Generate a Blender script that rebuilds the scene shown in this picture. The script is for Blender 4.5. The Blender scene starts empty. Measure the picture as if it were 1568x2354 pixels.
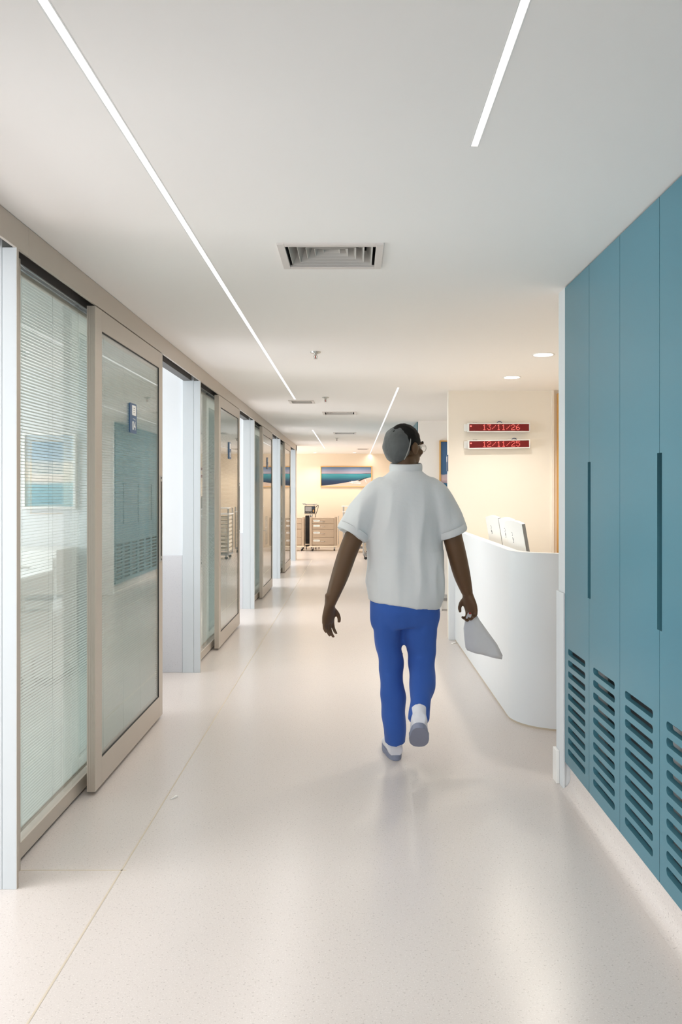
import bpy, bmesh, math, random
from mathutils import Vector, Matrix, noise as mnoise

# ------------------------------------------------------------------ camera, world, light, exposure
SC = bpy.context.scene
COL = SC.collection
random.seed(7)
CAMZ, F = 1.40, 1850.0
cam_d = bpy.data.cameras.new('camera'); cam = bpy.data.objects.new('camera', cam_d); COL.objects.link(cam)
cam.location = (0, 0, CAMZ); cam.rotation_euler = (math.pi/2, 0, 0)
cam_d.sensor_fit = 'VERTICAL'; cam_d.sensor_height = 36.0; cam_d.lens = F/2354*36.0
cam_d.shift_x = (784-813)/2354.0; cam_d.shift_y = -(1177-1131)/2354.0
cam_d.clip_start = 0.05; cam_d.clip_end = 100
SC.camera = cam

W = bpy.data.worlds.new('world'); SC.world = W; W.use_nodes = True
W.node_tree.nodes['Background'].inputs[0].default_value = (1.0, 0.985, 0.975, 1)
W.node_tree.nodes['Background'].inputs[1].default_value = 1.75

LED_FACE = 1.05               # brightness of the strip diffusers
LED_W_PER_M = 1.95            # light given by each metre of strip
ROOM_DAYLIGHT = 84.0         # daylight coming in at each ward window (W)
DOWNLIGHT = 6.0
BACK_WARM = 3.8
SC.view_settings.view_transform = 'Standard'
SC.view_settings.look = 'None'
SC.view_settings.exposure = 0.58
SC.view_settings.gamma = 1.0
SC.view_settings.use_curve_mapping = False
SC.cycles.transparent_max_bounces = 32
SC.cycles.max_bounces = 14
SC.cycles.diffuse_bounces = 7
SC.cycles.glossy_bounces = 6

CEIL = 2.366
PITCH = 3.40
Y_POST = 2.834                # front face of the first post
XW = -1.187                   # corridor face of the ward front

def area_light(name, loc, rot, sx, sy, power, color):
    l = bpy.data.lights.new(name, 'AREA'); l.shape = 'RECTANGLE'; l.size = sx; l.size_y = sy
    l.energy = power; l.color = color
    o = bpy.data.objects.new(name, l); COL.objects.link(o); o.location = loc; o.rotation_euler = rot
    return o
# daylight at the window of each ward room (the windows are in the outer wall, X = -4.7)
for i in range(-1, 5):
    area_light('daylight', (-4.62, Y_POST + PITCH*i + 1.75, 1.55), (0, -math.pi/2, 0), 1.5, 2.3, ROOM_DAYLIGHT, (0.95, 0.975, 1.0))

# ------------------------------------------------------------------ materials
def lin(c):
    c = c/255.0
    return c/12.92 if c <= 0.04045 else ((c+0.055)/1.055)**2.4
def rgb(r, g, b): return (lin(r), lin(g), lin(b), 1.0)

def mat(name, col, rough=0.5, metal=0.0, spec=0.5, bump=None, speck=None, mottle=None, emit=None, sheen=0):
    m = bpy.data.materials.new(name); m.use_nodes = True
    nt = m.node_tree; N = nt.nodes; L = nt.links
    p = N['Principled BSDF']
    p.inputs['Base Color'].default_value = col
    p.inputs['Roughness'].default_value = rough
    p.inputs['Metallic'].default_value = metal
    p.inputs['Specular IOR Level'].default_value = spec
    if sheen: p.inputs['Sheen Weight'].default_value = sheen
    if emit:
        p.inputs['Emission Color'].default_value = emit[0]; p.inputs['Emission Strength'].default_value = emit[1]
    tc = None
    def coord():
        nonlocal tc
        if tc is None: tc = N.new('ShaderNodeTexCoord')
        return tc.outputs['Object']
    last = None
    if mottle:                                  # (scale, amount)
        n = N.new('ShaderNodeTexNoise'); n.inputs['Scale'].default_value = mottle[0]; n.inputs['Detail'].default_value = 3
        L.new(coord(), n.inputs['Vector'])
        mx = N.new('ShaderNodeMix'); mx.data_type = 'RGBA'
        L.new(n.outputs['Fac'], mx.inputs[0])
        mx.inputs[6].default_value = tuple(c*(1-mottle[1]) for c in col[:3]) + (1,)
        mx.inputs[7].default_value = tuple(min(1, c*(1+mottle[1])) for c in col[:3]) + (1,)
        L.new(mx.outputs[2], p.inputs['Base Color']); last = mx.outputs[2]
    if speck:                                   # list of (scale, threshold, colour, amount)
        for sc, th, c2, am in speck:
            n = N.new('ShaderNodeTexNoise'); n.inputs['Scale'].default_value = sc; n.inputs['Detail'].default_value = 1.5
            L.new(coord(), n.inputs['Vector'])
            r = N.new('ShaderNodeMapRange'); r.inputs['From Min'].default_value = th; r.inputs['From Max'].default_value = th+0.06
            r.inputs['To Max'].default_value = am
            L.new(n.outputs['Fac'], r.inputs['Value'])
            mx = N.new('ShaderNodeMix'); mx.data_type = 'RGBA'
            L.new(r.outputs[0], mx.inputs[0])
            if last: L.new(last, mx.inputs[6])
            else: mx.inputs[6].default_value = col
            mx.inputs[7].default_value = c2
            L.new(mx.outputs[2], p.inputs['Base Color']); last = mx.outputs[2]
    if bump:                                    # (scale, strength, distance)
        n = N.new('ShaderNodeTexNoise'); n.inputs['Scale'].default_value = bump[0]; n.inputs['Detail'].default_value = 4
        L.new(coord(), n.inputs['Vector'])
        b = N.new('ShaderNodeBump'); b.inputs['Strength'].default_value = bump[1]; b.inputs['Distance'].default_value = bump[2]
        L.new(n.outputs['Fac'], b.inputs['Height']); L.new(b.outputs[0], p.inputs['Normal'])
    return m

def glass_mat(name, tint, base=0.04):
    m = bpy.data.materials.new(name); m.use_nodes = True
    nt = m.node_tree; N = nt.nodes; L = nt.links; N.clear()
    out = N.new('ShaderNodeOutputMaterial'); mix = N.new('ShaderNodeMixShader')
    tr = N.new('ShaderNodeBsdfTransparent'); tr.inputs[0].default_value = tint
    gl = N.new('ShaderNodeBsdfGlossy'); gl.inputs['Roughness'].default_value = 0.0
    g = N.new('ShaderNodeNewGeometry')
    dot = N.new('ShaderNodeVectorMath'); dot.operation = 'DOT_PRODUCT'
    L.new(g.outputs['Normal'], dot.inputs[0]); L.new(g.outputs['Incoming'], dot.inputs[1])
    ab = N.new('ShaderNodeMath'); ab.operation = 'ABSOLUTE'; L.new(dot.outputs['Value'], ab.inputs[0])
    om = N.new('ShaderNodeMath'); om.operation = 'SUBTRACT'; om.inputs[0].default_value = 1.0; L.new(ab.outputs[0], om.inputs[1])
    pw = N.new('ShaderNodeMath'); pw.operation = 'POWER'; pw.inputs[1].default_value = 4.1; L.new(om.outputs[0], pw.inputs[0])
    ma = N.new('ShaderNodeMath'); ma.operation = 'MULTIPLY_ADD'; ma.inputs[1].default_value = 1-base; ma.inputs[2].default_value = base
    L.new(pw.outputs[0], ma.inputs[0])
    L.new(ma.outputs[0], mix.inputs[0]); L.new(tr.outputs[0], mix.inputs[1]); L.new(gl.outputs[0], mix.inputs[2])
    L.new(mix.outputs[0], out.inputs[0])
    return m

def emit_mat(name, col, strength):
    m = bpy.data.materials.new(name); m.use_nodes = True
    nt = m.node_tree; nt.nodes.clear()
    e = nt.nodes.new('ShaderNodeEmission'); e.inputs[0].default_value = col; e.inputs[1].default_value = strength
    o = nt.nodes.new('ShaderNodeOutputMaterial'); nt.links.new(e.outputs[0], o.inputs[0])
    return m

M = {}
M['ceiling'] = mat('ceiling_paint', rgb(249, 246, 243), 0.85, spec=0.2)
M['floor'] = mat('speckled_vinyl', rgb(213, 205, 200), 0.25, spec=0.5, mottle=(1.3, 0.025),
                 speck=[(130, 0.63, rgb(156, 147, 141), 0.42), (240, 0.60, rgb(230, 224, 219), 0.6)], bump=(9, 0.04, 0.004))
M['weld'] = mat('weld_rod', rgb(205, 193, 174), 0.45)
M['white_wall'] = mat('white_wall_paint', rgb(214, 218, 221), 0.7, spec=0.3)
M['dado'] = mat('speckled_dado', rgb(198, 199, 203), 0.45, speck=[(140, 0.62, rgb(176, 176, 182), 0.6)])
M['cream'] = mat('cream_wall_paint', rgb(231, 216, 195), 0.75, spec=0.2, mottle=(0.8, 0.015))
M['cream_light'] = mat('pale_cream_paint', rgb(242, 235, 224), 0.75, spec=0.2)
M['alu'] = mat('champagne_aluminium', rgb(196, 186, 174), 0.38, metal=0.35, mottle=(6, 0.02))
M['alu_dark'] = mat('track_aluminium', rgb(96, 92, 90), 0.45, metal=0.5)
M['post'] = mat('post_cladding', rgb(196, 203, 207), 0.42, metal=0.15)
M['rubber'] = mat('dark_gasket', rgb(48, 50, 48), 0.6)
M['slat'] = mat('blind_slat', rgb(206, 212, 207), 0.45, metal=0.1)
M['cord'] = mat('blind_cord', rgb(150, 160, 156), 0.7)
M['glass'] = glass_mat('clear_glass', (0.975, 0.992, 0.985, 1), 0.055)
M['steel'] = mat('brushed_steel', rgb(196, 194, 190), 0.28, metal=0.9)
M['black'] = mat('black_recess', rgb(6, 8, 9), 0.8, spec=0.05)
M['teal'] = mat('teal_lacquer', rgb(70, 120, 135), 0.34, spec=0.5, mottle=(0.7, 0.03))
M['carcass'] = mat('cabinet_inside', rgb(168, 168, 170), 0.6)
M['counter'] = mat('white_counter_laminate', rgb(232, 236, 240), 0.38, mottle=(1.0, 0.01))
M['wood'] = mat('pine_frame', rgb(216, 168, 92), 0.5, mottle=(12, 0.08))
M['led'] = emit_mat('led_diffuser', (1.0, 0.975, 0.94, 1), LED_FACE)
M['lamp'] = emit_mat('downlight_diffuser', (1.0, 0.90, 0.76, 1), 14.0)
M['white_plastic'] = mat('white_plastic', rgb(236, 236, 234), 0.35)
M['grey_plastic'] = mat('grey_plastic', rgb(150, 150, 150), 0.45)
M['dark_plastic'] = mat('dark_plastic', rgb(34, 36, 38), 0.45)
M['vent'] = mat('vent_enamel', rgb(222, 216, 212), 0.45, metal=0.1)
M['vent_blade'] = mat('vent_blade_enamel', rgb(200, 196, 191), 0.5, metal=0.1)
M['vent_in'] = mat('vent_plenum', rgb(62, 62, 62), 0.8)
M['cart'] = mat('taupe_enamel', rgb(176, 158, 138), 0.42, mottle=(5, 0.02))
M['cart_light'] = mat('cream_plastic', rgb(222, 210, 190), 0.45)
M['paper'] = mat('label_paper', rgb(246, 244, 240), 0.7)
M['ink'] = mat('grey_ink', rgb(96, 98, 104), 0.7)
M['blue_sign'] = mat('blue_sign_plate', rgb(48, 84, 124), 0.35)
M['display_face'] = mat('red_display_face', rgb(96, 14, 16), 0.22, emit=((0.25, 0.01, 0.012, 1), 0.2))
M['led_red'] = emit_mat('red_led_dots', (1.0, 0.16, 0.13, 1), 1.5)
M['cable'] = mat('blue_cable', rgb(60, 84, 130), 0.5)
M['skin'] = mat('brown_skin', rgb(94, 66, 40), 0.5, mottle=(14, 0.06), bump=(60, 0.1, 0.002))
M['hair'] = mat('black_hair', rgb(20, 18, 17), 0.7, spec=0.2, bump=(90, 0.5, 0.004))
M['net'] = mat('grey_hair_cover', rgb(88, 90, 90), 0.85, spec=0.2, mottle=(18, 0.3), bump=(45, 0.6, 0.006), sheen=0.3)  # grey of the moving head's blur, given to an added shell
M['net_edge'] = mat('pale_elastic', rgb(168, 166, 162), 0.8)  # pale rim of the same blur shell
M['tunic'] = mat('pale_grey_cotton', rgb(214, 216, 218), 0.85, spec=0.15, bump=(22, 0.18, 0.01), sheen=0.1)
M['trousers'] = mat('blue_cotton', rgb(58, 94, 172), 0.85, spec=0.12, bump=(20, 0.18, 0.01), mottle=(7, 0.05), sheen=0.1)
M['shoe'] = mat('white_shoe', rgb(226, 226, 234), 0.5)
M['sole'] = mat('shoe_sole', rgb(136, 142, 164), 0.7)
M['eye'] = mat('eye_white', rgb(230, 226, 218), 0.2)
M['lip'] = mat('lip', rgb(104, 56, 48), 0.5)
M['lens'] = glass_mat('spectacle_lens', (0.97, 0.97, 0.97, 1), 0.06)
M['bag'] = mat('grey_white_bag', rgb(204, 206, 210), 0.55, mottle=(9, 0.05))
M['linen'] = mat('bed_linen', rgb(222, 228, 236), 0.85)

# ------------------------------------------------------------------ helpers
def NB(): return bmesh.new()
def box(bm, x0, x1, y0, y1, z0, z1, bev=0.0):
    r = bmesh.ops.create_cube(bm, size=1.0)
    vs = r['verts']
    for v in vs:
        v.co = Vector((x0 + (v.co.x+0.5)*(x1-x0), y0 + (v.co.y+0.5)*(y1-y0), z0 + (v.co.z+0.5)*(z1-z0)))
    if bev > 0:
        es = list({e for v in vs for e in v.link_edges})
        bmesh.ops.bevel(bm, geom=es, offset=bev, segments=2, affect='EDGES', profile=0.6)
    return bm
def BX(*a, **k): return box(NB(), *a, **k)
def cyl(bm, c, r, h, axis='Z', seg=20, r2=None):
    rot = {'Z': Matrix(), 'X': Matrix.Rotation(math.pi/2, 4, 'Y'), 'Y': Matrix.Rotation(-math.pi/2, 4, 'X')}[axis]
    bmesh.ops.create_cone(bm, cap_ends=True, segments=seg, radius1=r, radius2=r if r2 is None else r2, depth=h, matrix=Matrix.Translation(c) @ rot)
    return bm
def ellipsoid(bm, c, r, rot=None, seg=24, rings=16):
    m = Matrix.Translation(c) @ (rot or Matrix()) @ Matrix.Diagonal((r[0], r[1], r[2], 1))
    bmesh.ops.create_uvsphere(bm, u_segments=seg, v_segments=rings, radius=1.0, matrix=m)
    return bm
def tube(bm, pts, radii, hint=(1, 0, 0), seg=20, cap=True):
    pts = [Vector(p) for p in pts]; rings = []
    for i, p in enumerate(pts):
        t = (pts[min(i+1, len(pts)-1)] - pts[max(i-1, 0)]).normalized()
        s = Vector(hint) - t*t.dot(Vector(hint))
        if s.length < 1e-4: s = Vector((0, 1, 0)) - t*t.y
        s.normalize(); b = t.cross(s)
        r = radii[i]; a, c = (r, r) if isinstance(r, (int, float)) else r
        rings.append([bm.verts.new(p + s*(a*math.cos(k*2*math.pi/seg)) + b*(c*math.sin(k*2*math.pi/seg))) for k in range(seg)])
    for A, B in zip(rings, rings[1:]):
        for k in range(seg):
            bm.faces.new((A[k], A[(k+1) % seg], B[(k+1) % seg], B[k]))
    if cap:
        bm.faces.new(list(reversed(rings[0]))); bm.faces.new(rings[-1])
    return bm
def catmull(pts, vals, n=5):
    """smooth resampling of a path and of its radii"""
    P = [list(p) + (list(v) if isinstance(v, (tuple, list)) else [v, v]) for p, v in zip(pts, vals)]
    out = []
    for i in range(len(P)-1):
        p0, p1, p2, p3 = P[max(i-1, 0)], P[i], P[i+1], P[min(i+2, len(P)-1)]
        for k in range(n):
            t = k/n
            out.append([0.5*((2*b) + (-a+c)*t + (2*a-5*b+4*c-d)*t*t + (-a+3*b-3*c+d)*t**3) for a, b, c, d in zip(p0, p1, p2, p3)])
    out.append(P[-1])
    return [o[:3] for o in out], [(o[3], o[4]) for o in out]
def stube(bm, pts, radii, hint=(1, 0, 0), n=5, seg=22):
    p, r = catmull(pts, radii, n); return tube(bm, p, r, hint, seg)

def root_loc(o):
    v = Vector((0, 0, 0))
    while o is not None:
        v += Vector(o.location); o = o.parent
    return v
def link_mesh(name, me, m, parent=None, smooth=False, local=False):
    if m is not None and not me.materials: me.materials.append(m)
    if parent is not None and not local:
        me.transform(Matrix.Translation(-root_loc(parent)))
    if smooth:
        for p in me.polygons: p.use_smooth = True
    o = bpy.data.objects.new(name, me); COL.objects.link(o)
    if parent is not None: o.parent = parent
    return o
def obj(name, bm, m, parent=None, smooth=False, auto=None):
    bmesh.ops.recalc_face_normals(bm, faces=bm.faces[:])
    if auto:
        for e in bm.edges:
            if len(e.link_faces) == 2 and e.calc_face_angle(0) > math.radians(auto): e.smooth = False
        smooth = True
    me = bpy.data.meshes.new(name); bm.to_mesh(me); bm.free()
    return link_mesh(name, me, m, parent, smooth)
def tag(o, label=None, cat=None, group=None, kind=None):
    if label: o['label'] = label
    if cat: o['category'] = cat
    if group: o['group'] = group
    if kind: o['kind'] = kind
    return o
def thing(name, loc, label=None, cat=None, group=None, kind=None):
    o = bpy.data.objects.new(name, None); COL.objects.link(o); o.location = loc; o.empty_display_size = 0.1
    return tag(o, label, cat, group, kind)
def struct(name, bm, m, parent=None, **k):
    o = obj(name, bm, m, parent, **k); o['kind'] = 'structure'; return o
def dup(root, loc, label=None, name=None, rotz=None):
    kids = {}
    for o in bpy.data.objects:
        if o.parent: kids.setdefault(o.parent, []).append(o)
    def rec(o, par):
        c = o.copy(); COL.objects.link(c)
        if par: c.parent = par
        for ch in kids.get(o, []): rec(ch, c)
        return c
    r = rec(root, None); r.location = loc
    if rotz is not None: r.rotation_euler.z = rotz
    if label: r['label'] = label
    if name: r.name = name
    return r
def flat_curve(outer, holes, thick):
    """closed 2D outline with holes, extruded; returns a mesh in the XY plane, centred on z=0"""
    cu = bpy.data.curves.new('outline', 'CURVE'); cu.dimensions = '2D'; cu.fill_mode = 'BOTH'; cu.extrude = thick/2
    for poly in [outer] + holes:
        s = cu.splines.new('POLY'); s.points.add(len(poly)-1); s.use_cyclic_u = True
        for p, q in zip(s.points, poly): p.co = (q[0], q[1], 0, 1)
    o = bpy.data.objects.new('outline', cu); COL.objects.link(o)
    dg = bpy.context.evaluated_depsgraph_get(); me = bpy.data.meshes.new_from_object(o.evaluated_get(dg))
    bpy.data.objects.remove(o); bpy.data.curves.remove(cu)
    return me
def text_mesh(txt, size, depth=0.0008, align='CENTER'):
    cu = bpy.data.curves.new('lettering', 'FONT'); cu.body = txt; cu.size = size; cu.extrude = depth
    cu.align_x = align; cu.align_y = 'CENTER'
    o = bpy.data.objects.new('lettering', cu); COL.objects.link(o)
    dg = bpy.context.evaluated_depsgraph_get(); me = bpy.data.meshes.new_from_object(o.evaluated_get(dg))
    bpy.data.objects.remove(o); bpy.data.curves.remove(cu)
    return me
FACE_PX = Matrix(((0, 0, 1, 0), (1, 0, 0, 0), (0, 1, 0, 0), (0, 0, 0, 1)))     # x->Y, y->Z, normal +X
FACE_NX = Matrix(((0, 0, -1, 0), (-1, 0, 0, 0), (0, 1, 0, 0), (0, 0, 0, 1)))   # x->-Y, y->Z, normal -X
FACE_NY = Matrix(((1, 0, 0, 0), (0, 0, -1, 0), (0, 1, 0, 0), (0, 0, 0, 1)))    # x->X, y->Z, normal -Y
def rrect(x0, x1, y0, y1, r, n=4):
    pts = []
    for cx, cy, a0 in ((x1-r, y1-r, 0), (x0+r, y1-r, 90), (x0+r, y0+r, 180), (x1-r, y0+r, 270)):
        for k in range(n+1):
            a = math.radians(a0 + 90*k/n); pts.append((cx+r*math.cos(a), cy+r*math.sin(a)))
    return pts
def circ(cx, cy, r, n=24): return [(cx+r*math.cos(2*math.pi*k/n), cy+r*math.sin(2*math.pi*k/n)) for k in range(n)]

def displace(me, fn):
    n = [v.normal.copy() for v in me.vertices]; c = [v.co.copy() for v in me.vertices]
    d = [fn(q) for q in c]
    for v, q, nn, k in zip(me.vertices, c, n, d): v.co = q + nn*k
def remeshed(bm, voxel, smooth=8, fac=0.5):
    """one continuous skin over overlapping closed shapes"""
    bmesh.ops.recalc_face_normals(bm, faces=bm.faces[:])
    me = bpy.data.meshes.new('raw'); bm.to_mesh(me); bm.free()
    o = bpy.data.objects.new('raw', me); COL.objects.link(o)
    r = o.modifiers.new('r', 'REMESH'); r.mode = 'VOXEL'; r.voxel_size = voxel; r.use_smooth_shade = True
    if smooth:
        s = o.modifiers.new('s', 'SMOOTH'); s.iterations = smooth; s.factor = fac
    dg = bpy.context.evaluated_depsgraph_get(); out = bpy.data.meshes.new_from_object(o.evaluated_get(dg))
    bpy.data.objects.remove(o); bpy.data.meshes.remove(me)
    return out

# ------------------------------------------------------------------ setting: floor and ceiling
YB = 20.3
fl = struct('floor', BX(-4.8, 3.2, -4.5, YB+0.1, -0.06, 0.0), M['floor'])
def weld(x0, x1, y0, y1):
    return obj('weld_seam', BX(x0, x1, y0, y1, -0.002, 0.0006), M['weld'], fl)
weld(-0.8620, -0.8555, -2.0, 16.5); weld(-1.24, -0.842, 2.975, 2.981); weld(0.395, 0.398, 6.6, 16.0)

VENTS = [(-0.300, 0.118, 3.120, 3.466), (-0.691, -0.420, 8.470, 8.760), (-0.381, 0.037, 9.660, 10.040), (-0.330, 0.040, 13.040, 13.400), (0.07, 0.34, 17.90, 18.28)]
STRIPS = [(-0.611, 1.15-3.0, 8.40, 0.021), (-0.640, 12.50, 17.90, 0.022), (0.3375, -1.9, 2.25, 0.019), (0.414, 7.446, 20.28, 0.019)]
DOWN = [(1.333, 5.655, 0.080), (1.332, 6.770, 0.078)]
BACKDOWN = [(0.02, 19.75, 0.05), (-0.95, 19.75, 0.05), (1.1, 19.6, 0.05), (-2.3, 18.6, 0.05)]
holes = [[(a+.022, c+.022), (b-.022, c+.022), (b-.022, d-.022), (a+.022, d-.022)] for a, b, c, d in VENTS]
holes += [[(x-w/2, y0), (x+w/2, y0), (x+w/2, y1), (x-w/2, y1)] for x, y0, y1, w in STRIPS]
holes += [circ(x, y, r-.004) for x, y, r in DOWN + BACKDOWN]
me = flat_curve([(-4.8, -4.5), (3.2, -4.5), (3.2, YB+.1), (-4.8, YB+.1)], holes, 0.10)
me.transform(Matrix.Translation((0, 0, CEIL+0.05)))
ce = link_mesh('ceiling', me, M['ceiling']); ce['kind'] = 'structure'
struct('roof_slab', BX(-4.8, 3.2, -4.5, YB+.1, CEIL+.16, CEIL+.20), M['ceiling'])

led_labels = ['long white light strip recessed in the ceiling along the glass ward doors',
              'short white light strip in the ceiling near the far cream wall',
              'white light strip in the ceiling above the teal cabinets, ending over the corridor',
              'thin white light strip in the ceiling running over the walking person to the back wall']
for (x, y0, y1, w), lb in zip(STRIPS, led_labels):
    t = thing('light_strip', (x, (y0+y1)/2, CEIL), lb, 'light')
    obj('diffuser', BX(x-w/2, x+w/2, y0, y1, CEIL+0.001, CEIL+0.010), M['led'], t)
    ch = NB(); box(ch, x-w/2-.003, x-w/2, y0-.003, y1+.003, CEIL-.0006, CEIL+.03); box(ch, x+w/2, x+w/2+.003, y0-.003, y1+.003, CEIL-.0006, CEIL+.03)
    box(ch, x-w/2, x+w/2, y0, y1, CEIL+.03, CEIL+.034)
    obj('channel', ch, M['white_plastic'], t)
    l = bpy.data.lights.new('strip_light', 'AREA'); l.shape = 'RECTANGLE'; l.size = w; l.size_y = y1-y0
    l.energy = LED_W_PER_M*(y1-y0); l.color = (1.0, .955, .90); l.spread = math.radians(150)
    lo = bpy.data.objects.new('strip_light', l); COL.objects.link(lo); lo.parent = t; lo.location = (0, 0, -0.003)

def vent(v, lb, rings=5):
    a, b, c, d = v
    t = thing('ceiling_vent', ((a+b)/2, (c+d)/2, CEIL), lb, 'vent', 'square diffusers in the ceiling')
    fw, z0, z1 = 0.030, CEIL-0.007, CEIL+0.004
    fr = NB()
    box(fr, a, a+fw, c, d, z0, z1, .002); box(fr, b-fw, b, c, d, z0, z1, .002)
    box(fr, a+fw, b-fw, c, c+fw, z0, z1, .002); box(fr, a+fw, b-fw, d-fw, d, z0, z1, .002)
    obj('frame', fr, M['vent'], t)
    pl = NB()
    for q in ((a+fw-.004, a+fw-.001, c+fw, d-fw), (b-fw+.001, b-fw+.004, c+fw, d-fw), (a+fw, b-fw, c+fw-.004, c+fw-.001), (a+fw, b-fw, d-fw+.001, d-fw+.004)):
        box(pl, *q, CEIL+.004, CEIL+.095)
    box(pl, a+fw-.004, b-fw+.004, c+fw-.004, d-fw+.004, CEIL+.095, CEIL+.10)
    obj('plenum', pl, M['vent_in'], t)
    hx, hy = (b-a)/2-fw, (d-c)/2-fw
    n = rings
    for k in range(n):
        f0 = 1 - (k+0.35)/(n+0.4); f1 = max(f0 - 0.62/(n+0.4), 0.03)
        g = NB(); zl, zh, th = CEIL-0.002+0.005*k, CEIL+0.056+0.003*k, 0.0018
        cx, cy = (a+b)/2, (c+d)/2
        def rng(f, z, e=0): return [Vector((cx+sx*(hx*f-e), cy+sy*(hy*f-e), z)) for sx, sy in ((-1, -1), (1, -1), (1, 1), (-1, 1))]
        loops = [[g.verts.new(p) for p in L] for L in (rng(f0, zl), rng(f1, zh), rng(f1, zh, th), rng(f0, zl, th))]
        for A, B in zip(loops, loops[1:]+loops[:1]):
            for i in range(4): g.faces.new((A[i], A[(i+1) % 4], B[(i+1) % 4], B[i]))
        obj('blade', g, M['vent_blade'], t)
    return t
vent(VENTS[0], 'large square air diffuser in the middle of the ceiling, nearest of the vents')
vent(VENTS[1], 'small air vent in the ceiling where the long light strip ends', 4)
vent(VENTS[2], 'air vent in the ceiling just behind the second sprinkler', 4)
vent(VENTS[3], 'thin looking air vent in the ceiling above the boat painting, beside the short light strip', 4)
vent(VENTS[4], 'farthest air vent, close to the back wall beside the thin light strip end', 3)

def sprinkler(x, y, lb):
    t = thing('sprinkler', (x, y, CEIL), lb, 'sprinkler', 'fire sprinklers in the ceiling')
    g = NB(); cyl(g, (x, y, CEIL-.004), .034, .008, seg=24, r2=.036); cyl(g, (x, y, CEIL-.010), .020, .006, seg=20)
    obj('escutcheon', g, M['steel'], t, auto=40)
    g = NB(); cyl(g, (x, y, CEIL-.018), .010, .014, seg=14)
    for s in (-1, 1):
        tube(g, [(x+s*.008, y, CEIL-.022), (x+s*.013, y, CEIL-.034), (x+s*.004, y, CEIL-.046)], [.0025]*3, (0, 1, 0), 8)
    obj('body', g, M['steel'], t, auto=40)
    obj('bulb', cyl(NB(), (x, y, CEIL-.034), .0035, .022, seg=10), M['led_red_glass'], t, auto=40)
    obj('deflector', cyl(NB(), (x, y, CEIL-.048), .015, .002, seg=14), M['steel'], t, auto=40)
M['led_red_glass'] = mat('red_bulb', rgb(170, 60, 50), 0.2)
sprinkler(-0.2625, 5.55, 'chrome sprinkler in the ceiling, nearest one, behind the big vent')
sprinkler(-0.286, 8.20, 'chrome sprinkler in the ceiling beside the vent at the strip end')
sprinkler(-0.300, 14.4, 'small distant sprinkler behind the thin vent near the cream wall')

def downlight(x, y, r, lb, power, cone):
    t = thing('downlight', (x, y, CEIL), lb, 'light', 'round downlights')
    g = NB(); a = circ(0, 0, r, 32); b = circ(0, 0, r-.012, 32)
    va = [g.verts.new((x+p[0], y+p[1], CEIL-.003)) for p in a]; vb = [g.verts.new((x+p[0], y+p[1], CEIL-.004)) for p in b]
    vc = [g.verts.new((x+p[0]*.99, y+p[1]*.99, CEIL+.012)) for p in b]; vd = [g.verts.new((x+p[0], y+p[1], CEIL+.001)) for p in a]
    for A, B in ((va, vb), (vb, vc), (vd, va)):
        for k in range(32): g.faces.new((A[k], A[(k+1) % 32], B[(k+1) % 32], B[k]))
    obj('trim_ring', g, M['white_plastic'], t, auto=40)
    obj('diffuser', cyl(NB(), (x, y, CEIL+.010), r-.010, .006, seg=32), M['lamp'], t, auto=40)
    l = bpy.data.lights.new('downlight_beam', 'SPOT'); l.energy = power; l.color = (1, .925, .82); l.spot_size = math.radians(cone); l.spot_blend = 0.6; l.shadow_soft_size = r*0.8
    lo = bpy.data.objects.new('downlight_beam', l); COL.objects.link(lo); lo.parent = t; lo.location = (0, 0, -0.012)
downlight(*DOWN[0], 'round warm downlight in the reception ceiling, nearer to the teal cabinets', DOWNLIGHT*6, 140)
downlight(*DOWN[1], 'round warm downlight in the reception ceiling, nearer to the red displays', DOWNLIGHT*6, 140)
for q, lb in zip(BACKDOWN, ['tiny downlight before the back wall, above the boat painting', 'tiny downlight before the back wall, above the patient monitor',
                            'tiny downlight before the back wall, hidden behind the walking person', 'tiny downlight in the side bay left of the taupe carts']):
    downlight(*q, lb, BACK_WARM*5, 130)

# ------------------------------------------------------------------ setting: walls
struct('wall_back', BX(-4.8, 3.2, YB, YB+.12, 0, CEIL), M['cream'])
struct('wall_left_near', BX(-1.33, XW, -4.5, 1.60, 0, CEIL), M['white_wall'])
struct('wall_outer_end', BX(-4.8, -4.7, 16.83, YB, 0, CEIL), M['cream'])
# outer wall of the wards with a window for each room
for i in range(-1, 4):
    y0 = Y_POST + PITCH*i; y1 = y0 + PITCH
    g = NB(); box(g, -4.8, -4.7, y0, y0+.55, 0, CEIL); box(g, -4.8, -4.7, y1-.50, y1, 0, CEIL)
    box(g, -4.8, -4.7, y0+.55, y1-.50, 0, .85); box(g, -4.8, -4.7, y0+.55, y1-.50, 2.25, CEIL)
    struct('wall_outer', g, M['white_wall'])
    wi = thing('window_%d' % (6+i), (-4.75, (y0+y1)/2, .85), kind='structure')
    f = NB(); ya, yb = y0+.55, y1-.50
    for a, b in ((ya, ya+.05), (yb-.05, yb), ((ya+yb)/2-.03, (ya+yb)/2+.03)): box(f, -4.79, -4.74, a, b, .85, 2.25, .004)
    box(f, -4.79, -4.74, ya, yb, .85, .90); box(f, -4.79, -4.74, ya, yb, 2.20, 2.25)
    obj('window_frame', f, M['post'], wi)
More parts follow.
